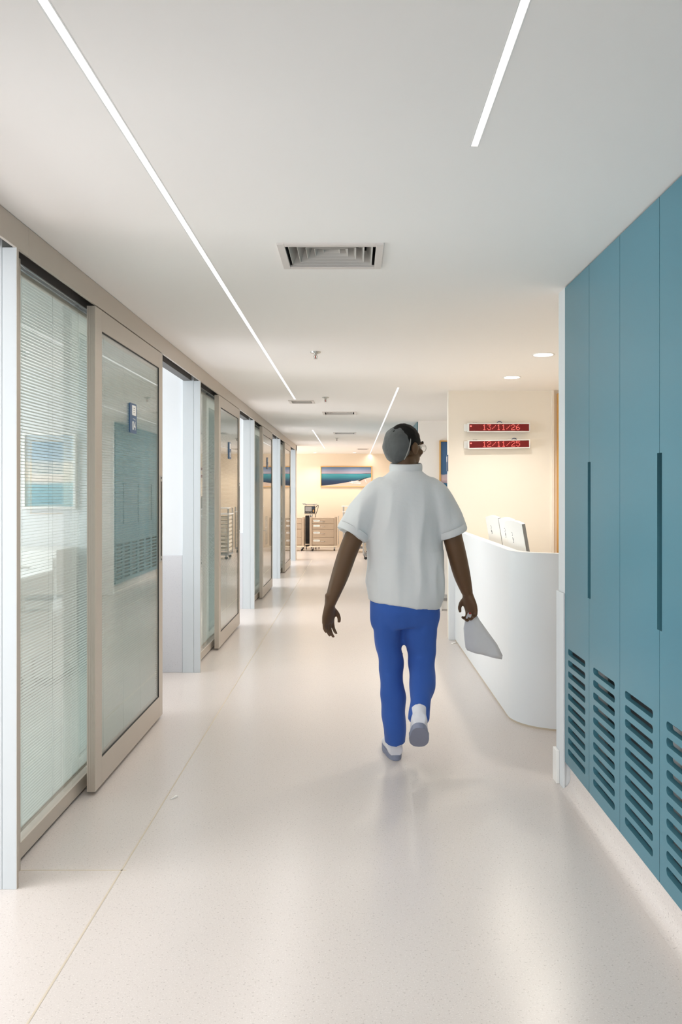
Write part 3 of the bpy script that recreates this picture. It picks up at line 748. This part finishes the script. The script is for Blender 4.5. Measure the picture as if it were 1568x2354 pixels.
# ------------------------------------------------------------------ carts and equipment at the back
def castor(x, y, parent):
    g = NB(); cyl(g, (x, y, .032), .032, .022, 'X', 18)
    c = obj('castor', g, M['dark_plastic'], parent, auto=40)
    g = NB(); box(g, x-.016, x+.016, y-.02, y+.02, .05, .085, .004); cyl(g, (x, y, .09), .012, .03, 'Z', 12)
    obj('castor_fork', g, M['steel'], c, auto=40)
def drawer_cart(xc, y0, lb):
    w, dp = .637, .48; x0, x1 = xc-w/2, xc+w/2
    t = thing('drawer_cart', (xc, y0+dp/2, 0), lb, 'cart', 'taupe drawer carts along the back wall')
    obj('cabinet', box(NB(), x0+.055, x1-.055, y0+.03, y0+dp-.01, .125, .765), M['cart'], t)
    for x in (x0, x1-.058):
        for y in (y0, y0+dp-.05): obj('corner_post', box(NB(), x, x+.058, y, y+.05, .12, .795, .008), M['cart'], t)
    obj('side_panel', BX(x0+.012, x0+.05, y0+.05, y0+dp-.05, .125, .765), M['cart'], t); obj('side_panel', BX(x1-.05, x1-.012, y0+.05, y0+dp-.05, .125, .765), M['cart'], t)
    zs = [.768, .652, .522, .328, .148]
    for a, b in zip(zs, zs[1:]):
        d = obj('drawer', box(NB(), x0+.062, x1-.062, y0+.012, y0+.03, b+.004, a-.003, .003), M['cart'], t)
        zc = (a+b)/2
        obj('label_holder', box(NB(), x0+.09, x0+.235, y0+.006, y0+.012, zc-.008, zc+.032, .001), M['paper'], d)
        g = NB()
        for k in range(5): box(g, x0+.105+.022*k, x0+.120+.022*k, y0+.005, y0+.006, zc+.004, zc+.018)
        obj('label_print', g, M['ink'], d)
        tube(g := NB(), [(x0+.255, y0+.014, zc+.0), (x0+.262, y0-.006, zc-.012), (x0+.35, y0-.006, zc-.012), (x0+.357, y0+.014, zc)], [.005]*4, (0, 0, 1), 8)
        obj('pull', g, M['steel'], d, smooth=True)
    obj('worktop', box(NB(), x0+.03, x1-.03, y0+.02, y0+dp-.015, .768, .782, .004), M['cart'], t)
    obj('bumper', box(NB(), x0-.012, x1+.012, y0-.012, y0+dp+.004, .095, .128, .010), M['cart_light'], t)
    for x in (x0+.06, x1-.06):
        for y in (y0+.05, y0+dp-.06): castor(x, y, t)
    return t
c0 = drawer_cart(-.719, 19.0, 'taupe four-drawer cart standing under the beach painting')
dup(c0, (-1.49, 19.24-.0, 0), 'taupe four-drawer cart half hidden behind the last door post')
dup(c0, (-2.25, 19.24, 0), 'taupe four-drawer cart standing deeper in the side bay')

def patient_monitor():
    y, x = 19.80, -1.072
    t = thing('patient_monitor', (x, y, 0), 'beige patient monitor on a wheeled stand between the taupe carts', 'monitor')
    obj('housing', box(NB(), x-.145, x+.140, y-.09, y+.08, .850, 1.070, .014), M['cart_light'], t)
    obj('bezel', box(NB(), x-.128, x+.128, y-.096, y-.090, .872, 1.052, .004), M['dark_plastic'], t)
    obj('screen', BX(x-.112, x+.045, y-.099, y-.096, .925, 1.040), M['grey_plastic'], t)
    for k in range(5): obj('button', cyl(NB(), (x-.10+.035*k, y-.098, .895), .009, .006, 'Y', 12), M['grey_plastic'], t)
    for k, (dx, dz) in enumerate(((.07, 1.03), (.10, 1.03), (.07, 1.0), (.10, 1.0))): obj('button', cyl(NB(), (x+dx, y-.098, dz), .010, .006, 'Y', 12), M['blue_sign'], t)
    for k in range(2): obj('button', cyl(NB(), (x+.088, y-.098, .952-.035*k), .013, .008, 'Y', 14), M['wood'], t)
    obj('top_tray', box(box(NB(), x-.17, x+.17, y-.11, y+.09, 1.092, 1.104, .004), x-.19, x-.11, y-.06, y+.02, 1.105, 1.118, .004), M['grey_plastic'], t)
    obj('tray_leg', box(BX(x-.11, x-.09, y-.02, y+.02, 1.068, 1.094), x+.09, x+.11, y-.02, y+.02, 1.068, 1.094), M['grey_plastic'], t)
    g = NB(); tube(g, [(x+.05, y, .10), (x+.05, y, .86)], [.018, .018], (1, 0, 0), 14); tube(g, [(x+.0, y, .10), (x+.0, y, .86)], [.012, .012], (1, 0, 0), 12)
    obj('pole', g, M['steel'], t, auto=40)
    obj('dark_pack', box(NB(), x-.12, x+.03, y+.03, y+.20, .12, .82, .01), M['dark_plastic'], t)
    g = NB()
    for a in range(5):
        th = math.radians(72*a+20); tube(g, [(x+.03, y, .10), (x+.03+.20*math.cos(th), y+.20*math.sin(th), .075)], [.018, .012], (0, 0, 1), 10)
    obj('star_base', g, M['dark_plastic'], t, auto=40)
    for a in range(5):
        th = math.radians(72*a+20); obj('castor', cyl(NB(), (x+.03+.20*math.cos(th), y+.20*math.sin(th), .032), .032, .02, 'X', 16), M['dark_plastic'], t, auto=40)
    g = NB(); tube(g, *catmull([(x+.14, y, 1.02), (x+.20, y, 1.08), (x+.19, y-.01, .98), (x+.13, y, .80), (x+.10, y, .55), (x+.06, y+.02, .20)], [.007]*6, 6), (0, 1, 0), 8)
    obj('cable', g, M['dark_plastic'], t, smooth=True)
patient_monitor()

def tray_trolley(xc, y0, lb, group=True):
    w, dp = .60, .46; x0, x1 = xc-w/2, xc+w/2
    t = thing('tray_trolley', (xc, y0+dp/2, 0), lb, 'cart', 'cream tray trolleys at the back')
    for x in (x0, x1-.03):
        for y in (y0, y0+dp-.03): obj('post', box(NB(), x, x+.03, y, y+.03, .085, 1.06, .004), M['steel'], t)
    for k in range(9):
        z = .17+.083*k
        g = NB(); box(g, x0+.04, x1-.04, y0+.005, y0+dp-.02, z, z+.055, .006)
        tr = obj('tray', g, M['cart_light'], t)
        obj('tray_lip', box(NB(), x0+.05, x1-.05, y0-.008, y0+.005, z+.038, z+.053, .003), M['white_plastic'], tr)
    obj('top_shelf', box(NB(), x0-.01, x1+.01, y0-.01, y0+dp+.01, .93, .955, .005), M['white_plastic'], t)
    obj('upper_shelf', box(NB(), x0-.03, x1-.2, y0+.05, y0+dp-.02, 1.055, 1.075, .004), M['white_plastic'], t)
    g = NB()
    for k in range(9):
        z = .2+.075*k; tube(g, [(x0-.10, y0+.04, z), (x0-.11, y0+.22, z), (x0-.10, y0+.42, z)], [.004]*3, (0, 0, 1), 6)
    for y in (y0+.06, y0+.23, y0+.40): tube(g, [(x0-.105, y, .18), (x0-.105, y, .84)], [.004]*2, (1, 0, 0), 6); tube(g, [(x0, y, .5), (x0-.105, y, .5)], [.004]*2, (0, 0, 1), 6)
    obj('wire_basket', g, M['steel'], t, smooth=True)
    obj('base', box(NB(), x0, x1, y0, y0+dp, .085, .115, .006), M['grey_plastic'], t)
    for x in (x0+.05, x1-.05):
        for y in (y0+.05, y0+dp-.06): castor(x, y, t)
    return t
tt = tray_trolley(.05, 18.55, 'cream tray trolley right of the taupe cart, mostly hidden by the walking person')
dup(tt, (.42, 16.95, 0), 'cream tray trolley seen only in the glass reflection, nearer to the doors', rotz=math.pi/2)
dup(tt, (.60, 15.75, 0), 'cream tray trolley carrying the dark laptop, seen in the glass reflection', rotz=math.pi/2)
t = thing('laptop', (.56, 15.64, 1.075), 'dark laptop open on a tray trolley, seen in the glass reflection', 'laptop')
obj('keyboard_base', box(NB(), .44, .68, 15.47, 15.81, 1.0765, 1.092, .004), M['dark_plastic'], t)
g = BX(-.006, .006, -.17, .17, 0, .23); g.transform(Matrix.Translation((.44, 15.64, 1.092)) @ Matrix.Rotation(math.radians(-12), 4, 'Y')); obj('lid', g, M['dark_plastic'], t)

# low white step with a grey tray beyond the counter end
t = thing('step_stool', (1.16, 9.62, 0), 'low white step stool with a grey top seen past the counter end', 'stool')
obj('tread', box(NB(), 1.0, 1.34, 9.45, 9.78, .125, .155, .005), M['grey_plastic'], t)
obj('side', box(NB(), 1.01, 1.04, 9.46, 9.77, 0, .125, .003), M['white_plastic'], t); obj('side', box(NB(), 1.30, 1.33, 9.46, 9.77, 0, .125, .003), M['white_plastic'], t)
obj('riser', box(NB(), 1.04, 1.30, 9.47, 9.49, .02, .125, .003), M['white_plastic'], t)

# first ward room: bed and bedside cabinet behind the blinds
def bed():
    t = thing('hospital_bed', (-3.05, 5.35, 0), 'hospital bed with pale linen inside the first ward room behind the blinds', 'bed')
    x0, x1, y0, y1 = -3.9, -2.15, 4.75, 5.7
    obj('frame', box(NB(), x0, x1, y0+.06, y1-.06, .32, .40, .01), M['grey_plastic'], t)
    obj('mattress', box(NB(), x0+.06, x1-.06, y0+.05, y1-.05, .40, .54, .04), M['linen'], t)
    obj('blanket', box(NB(), x0+.5, x1-.05, y0+.03, y1-.03, .50, .575, .03), M['linen'], t)
    obj('pillow', ellipsoid(NB(), (x0+.30, (y0+y1)/2, .60), (.19, .30, .075)), M['linen'], t, smooth=True)
    obj('headboard', box(NB(), x0-.04, x0, y0+.02, y1-.02, .3, .95, .02), M['white_plastic'], t)
    obj('footboard', box(NB(), x1, x1+.04, y0+.02, y1-.02, .3, .85, .02), M['white_plastic'], t)
    for x in (x0+.1, x1-.1):
        for y in (y0+.12, y1-.12): obj('leg', box(NB(), x-.03, x+.03, y-.03, y+.03, 0.0, .33, .006), M['steel'], t)
bed()
t = thing('bedside_cabinet', (-2.35, 6.02, 0), 'white bedside cabinet inside the first ward room below the beach picture', 'cabinet')
obj('body', box(NB(), -2.62, -2.14, 5.80, 6.22, .06, .98, .006), M['white_plastic'], t)
for z in (.66, .38, .10): 
    d = obj('drawer', box(NB(), -2.60, -2.16, 5.785, 5.80, z, z+.26, .004), M['white_plastic'], t)
    obj('pull', box(NB(), -2.43, -2.33, 5.770, 5.785, z+.19, z+.205, .003), M['steel'], d)
obj('plinth', BX(-2.60, -2.16, 5.82, 6.2, 0, .06), M['grey_plastic'], t)

# ------------------------------------------------------------------ the walking person
PX, PY = 0.28, 4.20
def person():
    t = thing('person', (PX, PY, 0), 'person in pale grey short-sleeved tunic and blue trousers walking away down the corridor', 'person')
    def L(x, y, z): return (PX+x, PY+y, z)
    def T(pts): return [L(*p) for p in pts]
    yaw = math.radians(-50); HC = Vector(L(-.010, .035, 1.637))
    HR = Matrix.Translation(HC) @ Matrix.Rotation(yaw, 4, 'Z') @ Matrix.Rotation(math.radians(-4), 4, 'X')
    def HP(x, y, z): return tuple(HR @ Vector((x, y, z)))
    HRr = HR.to_3x3().to_4x4()
    # --- one continuous body
    g = NB()
    ellipsoid(g, HP(0, -.004, .020), (.074, .093, .090), HRr)                       # cranium
    ellipsoid(g, HP(0, .026, -.048), (.061, .066, .068), HRr)                       # jaw and face
    ellipsoid(g, HP(0, .072, -.088), (.022, .018, .016), HRr)                       # chin
    stube(g, [HP(0, .082, .018), HP(0, .100, -.012), HP(0, .107, -.030), HP(0, .088, -.038)], [.008, .011, .014, .012], tuple(HRr @ Vector((1, 0, 0))))   # nose
    for s in (-1, 1):
        ellipsoid(g, HP(s*.016, .090, -.033), (.010, .011, .008), HRr)
        ellipsoid(g, HP(s*.045, .066, -.022), (.020, .018, .018), HRr)              # cheekbones
        ellipsoid(g, HP(s*.035, .086, .026), (.022, .008, .007), HRr)               # brow
        ellipsoid(g, HP(s*.080, -.002, -.012), (.010, .022, .034), HRr)             # ears
    stube(g, T([(-.004, .02, 1.42), (-.006, .02, 1.50), (-.008, .028, 1.58)]), [(.075, .070), (.060, .062), (.055, .058)])
    stube(g, T([(-.012, .0, .78), (-.012, 0, .95), (-.012, .005, 1.10), (-.012, .008, 1.30), (-.008, .01, 1.42), (-.006, .015, 1.48)]),
          [(.165, .115), (.150, .105), (.150, .105), (.165, .105), (.120, .075), (.07, .06)])
    ARM_L = T([(-.150, .0, 1.425), (-.225, -.02, 1.28), (-.302, -.045, 1.110), (-.352, -.05, .965), (-.402, -.05, .826)])
    ARM_R = T([(.150, .0, 1.425), (.205, .01, 1.28), (.255, .02, 1.100), (.292, .055, .965), (.326, .085, .862)])
    RAD = [.048, .052, .050, .045, .030]
    stube(g, ARM_L, RAD); stube(g, ARM_R, RAD)
    LEG_L = T([(-.088, 0, .86), (-.100, .015, .68), (-.082, .03, .48), (-.072, .01, .28), (-.058, .03, .07)])
    LEG_R = T([(.072, 0, .86), (.068, .02, .68), (.075, .01, .50), (.058, -.11, .38), (.042, -.235, .27)])
    for P in (LEG_L, LEG_R): stube(g, P, [.088, .072, .050, .048, .034])
    # hands: palm, four unequal curled fingers, a thumb from the side of the palm
    def hand(wrist, down, across, palm_n, curl, spread, S=1.14):
        d, a, n = Vector(down).normalized(), Vector(across).normalized(), Vector(palm_n).normalized()
        w = Vector(wrist)
        stube(g, [w-d*.045, w-d*.01, w+d*.020*S, w+d*.055*S, w+d*.090*S], [(.034, .030), (.030, .025), (.033*S, .023), (.042*S, .021), (.040*S, .016)], tuple(a))
        for k, (ln, off) in enumerate(((.072, -.030), (.080, -.010), (.075, .010), (.060, .029))):
            ln *= S; off *= S; b = w + d*(.080 - .004*abs(k-1))*S + a*off
            pts = [b-d*.01]; ang = math.radians(8); dirn = d + a*(off*spread); dirn.normalize(); p = b.copy()
            for j, f in enumerate((.45, .32, .25)):
                dd = dirn*math.cos(ang) + n*math.sin(ang); p = p + dd*(ln*f); pts.append(p.copy()); ang += curl[j]
            tube(g, *catmull(pts, [.0100, .0096, .0088, .0072], 4), tuple(a), 12)
        b = w + d*.034 - a*.030 + n*.004
        tube(g, *catmull([b, b - a*.022 + d*.022 + n*.010, b - a*.030 + d*.048 + n*.020, b - a*.024 + d*.068 + n*.026], [.013, .0115, .0100, .0078], 4), tuple(n), 12)
    WL, WR = ARM_L[-1], ARM_R[-1]
    hand(WL, (-.10, .06, -1), (-.60, -.80, .01), (.80, -.60, -.11), [.35, .35, .25], 3.0)
    hand(WR, (.24, .12, -1), (.60, -.79, .05), (-.78, -.60, -.26), [1.05, 1.1, .8], 0.6)
    me = remeshed(g, .0052, 4, .45)
    body = link_mesh('body', me, M['skin'], t, smooth=True)
    # eyes, lips, brows
    for s in (-1, 1):
        e = obj('eye', ellipsoid(NB(), HP(s*.033, .074, .004), (.014, .013, .012), HRr, 16, 10), M['eye'], t, smooth=True)
        obj('iris', ellipsoid(NB(), HP(s*.034, .0845, .004), (.006, .0035, .006), HRr, 12, 8), M['hair'], e, smooth=True)
        obj('eyebrow', tube(NB(), [HP(s*.016, .094, .030), HP(s*.035, .094, .036), HP(s*.054, .080, .030)], [.0035, .004, .0025], (0, 0, 1), 8), M['hair'], t, smooth=True)
    g = NB(); stube(g, [HP(-.026, .080, -.062), HP(0, .093, -.059), HP(.026, .080, -.062)], [(.002, .003), (.006, .006), (.002, .003)], (0, 0, 1)); stube(g, [HP(-.023, .079, -.067), HP(0, .091, -.068), HP(.023, .079, -.067)], [(.002, .003), (.007, .006), (.002, .003)], (0, 0, 1))
    obj('mouth', g, M['lip'], t, smooth=True)
    # hair: cropped black hair, the head's motion blur modelled as an added grey shell
    g = NB(); ellipsoid(g, HP(0, -.012, .030), (.0805, .0960, .0920), HRr, 40, 28); ellipsoid(g, HP(0, -.055, -.035), (.058, .042, .050), HRr, 24, 16)
    me = remeshed(g, .006, 3)
    displace(me, lambda q: mnoise.noise(q*55)*.0028)
    link_mesh('hair', me, M['hair'], t, smooth=True)
    g = NB(); ellipsoid(g, HP(-.006, -.054, .006), (.0860, .0620, .0975), HRr, 40, 28)
    me = bpy.data.meshes.new('hair_cover'); bm = g; bm.to_mesh(me); bm.free()
    displace(me, lambda q: mnoise.noise(q*26)*.0035 + mnoise.noise(q*70)*.0015)
    hc = link_mesh('hair_cover', me, M['net'], t, smooth=True)
    ringp = [HP(.0855*math.cos(a)-.006, -.040+.006*math.sin(3*a), .0955*math.sin(a)+.006) for a in [2*math.pi*k/48 for k in range(49)]]
    obj('elastic_edge', tube(NB(), ringp, [.0032]*49, tuple(HRr @ Vector((0, 1, 0))), 8, cap=False), M['net_edge'], hc, smooth=True)
    # spectacles
    g = NB()
    for s in (-1, 1):
        ring = [HP(s*.034+.024*math.cos(a), .104-.004*abs(math.cos(a)), .002+.019*math.sin(a)) for a in [2*math.pi*k/24 for k in range(25)]]
        tube(g, ring, [.0014]*25, tuple(HRr @ Vector((0, 1, 0))), 6, cap=False)
        tube(g, [HP(s*.058, .100, .006), HP(s*.076, .075, .006), HP(s*.084, .020, .006), HP(s*.084, -.004, -.002)], [.0016]*4, (0, 0, 1), 6)
    tube(g, [HP(-.010, .106, .006), HP(0, .109, .009), HP(.010, .106, .006)], [.0014]*3, (0, 0, 1), 6)
    sp = obj('spectacles', g, M['steel'], t, smooth=True)
    for s in (-1, 1):
        g = NB(); g.faces.new([g.verts.new(HP(s*.034+.024*math.cos(a), .104-.004*abs(math.cos(a)), .002+.019*math.sin(a))) for a in [2*math.pi*k/24 for k in range(24)]])
        obj('lens', g, M['lens'], sp)
    # tunic
    g = NB()
    stube(g, T([(-.016, .0, .813), (-.006, .0, .90), (-.006, .0, .96), (-.010, .004, 1.05), (-.018, .006, 1.16), (-.016, .006, 1.28), (-.010, .008, 1.38), (-.006, .010, 1.44), (-.006, .015, 1.485), (-.006, .02, 1.515)]),
          [(.190, .145), (.212, .152), (.216, .150), (.200, .142), (.192, .138), (.200, .138), (.205, .128), (.180, .108), (.112, .086), (.078, .074)], seg=32)
    SL_L = T([(-.100, .005, 1.430), (-.160, .0, 1.378), (-.232, -.022, 1.285), (-.292, -.042, 1.178)])
    SL_R = T([(.088, .005, 1.430), (.143, .002, 1.378), (.194, .008, 1.285), (.236, .018, 1.176)])
    for P in (SL_L, SL_R): stube(g, P, [.068, .081, .082, .081], hint=(0, 1, 0))
    me = remeshed(g, .0085, 9, .5)
    def folds(c):
        x, y, z = c
        w_ = min(1, max(0, (1.46-z)/.2))*min(1, max(.25, (z-.80)/.16))
        q = Vector((x*9.0, y*9.0, z*1.9)); n1 = (.38-abs(mnoise.noise(q)))*.034 + mnoise.noise(q*2.3)*.005
        n2 = mnoise.noise(Vector((x*4+z*5, y*4, z*6)))*.012 * (1 if z < 1.1 else .4)
        return (n1+n2-.006)*w_
    displace(me, folds)
    tu = link_mesh('tunic', me, M['tunic'], t, smooth=True)
    # collar band, sleeve hems and the side seams
    cp = [L(.080*math.cos(a)-.006, .076*math.sin(a)+.018, 1.526+.008*math.cos(a-1.5)) for a in [2*math.pi*k/40 for k in range(41)]]
    obj('collar', tube(NB(), cp, [(.024, .007)]*41, (0, 0, 1), 12, cap=False), M['tunic'], tu, smooth=True)
    for P, nm in ((SL_L, 0), (SL_R, 1)):
        a, b = Vector(P[-2]), Vector(P[-1]); d = (b-a).normalized(); s = Vector((0, 1, 0)) - d*d.y; s.normalize(); u = d.cross(s)
        rp = [tuple(b - d*.018 + s*(.0815*math.cos(q)) + u*(.0815*math.sin(q))) for q in [2*math.pi*k/36 for k in range(37)]]
        obj('sleeve_hem', tube(NB(), rp, [(.019, .0035)]*37, tuple(d), 10, cap=False), M['tunic'], tu, smooth=True)
    # trousers
    g = NB()
    stube(g, T([(-.012, 0, .93), (-.014, 0, .86), (-.014, -.004, .78), (-.014, -.002, .70)]), [(.165, .120), (.180, .132), (.184, .130), (.176, .090)], seg=30)
    stube(g, T([(-.095, 0, .82), (-.105, .010, .68), (-.088, .026, .52), (-.074, .010, .34), (-.066, .012, .20), (-.060, .020, .085)]),
          [(.088, .110), (.076, .092), (.070, .078), (.066, .072), (.060, .068), (.055, .070)])
    stube(g, T([(.068, 0, .82), (.066, .015, .68), (.076, .020, .53), (.066, -.07, .40), (.050, -.170, .315), (.042, -.215, .268)]),
          [(.098, .110), (.095, .092), (.074, .078), (.064, .072), (.056, .062), (.052, .058)])
    me = remeshed(g, .008, 8, .5)
    def creases(c):
        x, y, z = c
        n1 = mnoise.noise(Vector((x*7+z*6, y*7, z*9)))*.013 + mnoise.noise(Vector((x*16, y*16, z*5)))*.004
        return n1
    displace(me, creases)
    link_mesh('trousers', me, M['trousers'], t, smooth=True)
    # shoes
    def shoe(mtx):
        g = NB()
        stube(g, [(0, -.035, .050), (0, .0, .052), (0, .07, .052), (0, .15, .040), (0, .215, .030), (0, .245, .026)], [(.034, .034), (.041, .044), (.043, .042), (.047, .034), (.040, .024), (.020, .014)], hint=(1, 0, 0))
        stube(g, [(0, .005, .05), (0, .008, .095), (0, .012, .112)], [(.038, .045), (.039, .047), (.041, .049)])
        g.transform(mtx); me = remeshed(g, .005, 4)
        s = link_mesh('shoe', me, M['shoe'], t, smooth=True)
        g = NB(); prof = []
        for k in range(28):
            a = 2*math.pi*k/28; yy = math.sin(a); xx = math.cos(a)
            yl = .105 + .148*yy; wd = .050 if yl > .1 else .044
            prof.append((wd*xx*(abs(xx)**-.25 if abs(xx) > .01 else 1), yl))
        A = [g.verts.new((p[0], p[1], 0.0 + .006*max(0, (p[1]-.17)/.08))) for p in prof]; B = [g.verts.new((p[0]*1.01, p[1], .026)) for p in prof]
        for k in range(28): g.faces.new((A[k], A[(k+1) % 28], B[(k+1) % 28], B[k]))
        g.faces.new(A); g.faces.new(B); g.transform(mtx)
        obj('sole', g, M['sole'], s, auto=50)
    shoe(Matrix.Translation(L(-.062, .030, 0.001)) @ Matrix.Rotation(math.radians(6), 4, 'Z'))
    # trailing foot: heel lifted, sole towards the camera
    ang = math.radians(-36)
    shoe(Matrix.Translation(L(.040, -.275, .235)) @ Matrix.Rotation(math.radians(-4), 4, 'Z') @ Matrix.Rotation(ang, 4, 'X'))
    return t
person()

# folded bag hanging from the right hand
def bag():
    c = Vector((PX+.352, PY+.105, .762))
    t = thing('bag', tuple(c), 'crumpled grey white bag held in the right hand of the walking person', 'bag')
    g = NB(); n = 14; rows = []
    prof = [(0, .016, .014, 0.0), (.045, .040, .018, .005), (.10, .066, .022, .022), (.16, .088, .024, .048), (.215, .100, .022, .066), (.235, .092, .012, .070)]
    for dz, rx, ry, dx in prof:
        ring = []
        for k in range(n*2):
            a = 2*math.pi*k/(n*2)
            p = Vector((c.x+dx+rx*math.cos(a), c.y+ry*math.sin(a)+.004*math.sin(5*a+dz*40), c.z-dz-.02*math.cos(a)*dz/.2))
            p += Vector((0, 1, 0))*mnoise.noise(p*24)*.012; ring.append(g.verts.new(p))
        rows.append(ring)
    for A, B in zip(rows, rows[1:]):
        for k in range(n*2): g.faces.new((A[k], A[(k+1) % (n*2)], B[(k+1) % (n*2)], B[k]))
    g.faces.new(rows[0]); g.faces.new(rows[-1])
    obj('pouch', g, M['bag'], t, smooth=True)
    g = NB(); stube(g, [(c.x-.004, c.y-.004, c.z+.028), (c.x, c.y, c.z+.01), (c.x+.002, c.y, c.z-.01)], [(.022, .012), (.014, .011), (.016, .013)])
    obj('gathered_neck', g, M['bag'], t, smooth=True)
    obj('red_tag', BX(c.x-.018, c.x-.006, c.y-.020, c.y-.016, c.z-.012, c.z-.004), M['led_red_glass'], t)
bag()

# two scraps of paper on the floor
for pts, lb in (([(-.835, 3.655), (-.806, 3.690), (-.820, 3.712)], 'tiny white paper scrap on the floor beside the long floor seam'),
                ([(.905, 7.40), (.965, 7.47), (.90, 7.45)], 'white paper scrap on the floor at the foot of the counter end')):
    g = NB(); n = len(pts)
    a = [g.verts.new((p[0], p[1], .0012)) for p in pts]; b = [g.verts.new((p[0], p[1], .0030 + .006*(k == 1))) for k, p in enumerate(pts)]
    g.faces.new(a); g.faces.new(b)
    for k in range(n): g.faces.new((a[k], a[(k+1) % n], b[(k+1) % n], b[k]))
    tag(obj('paper_scrap', g, M['paper']), lb, 'paper')
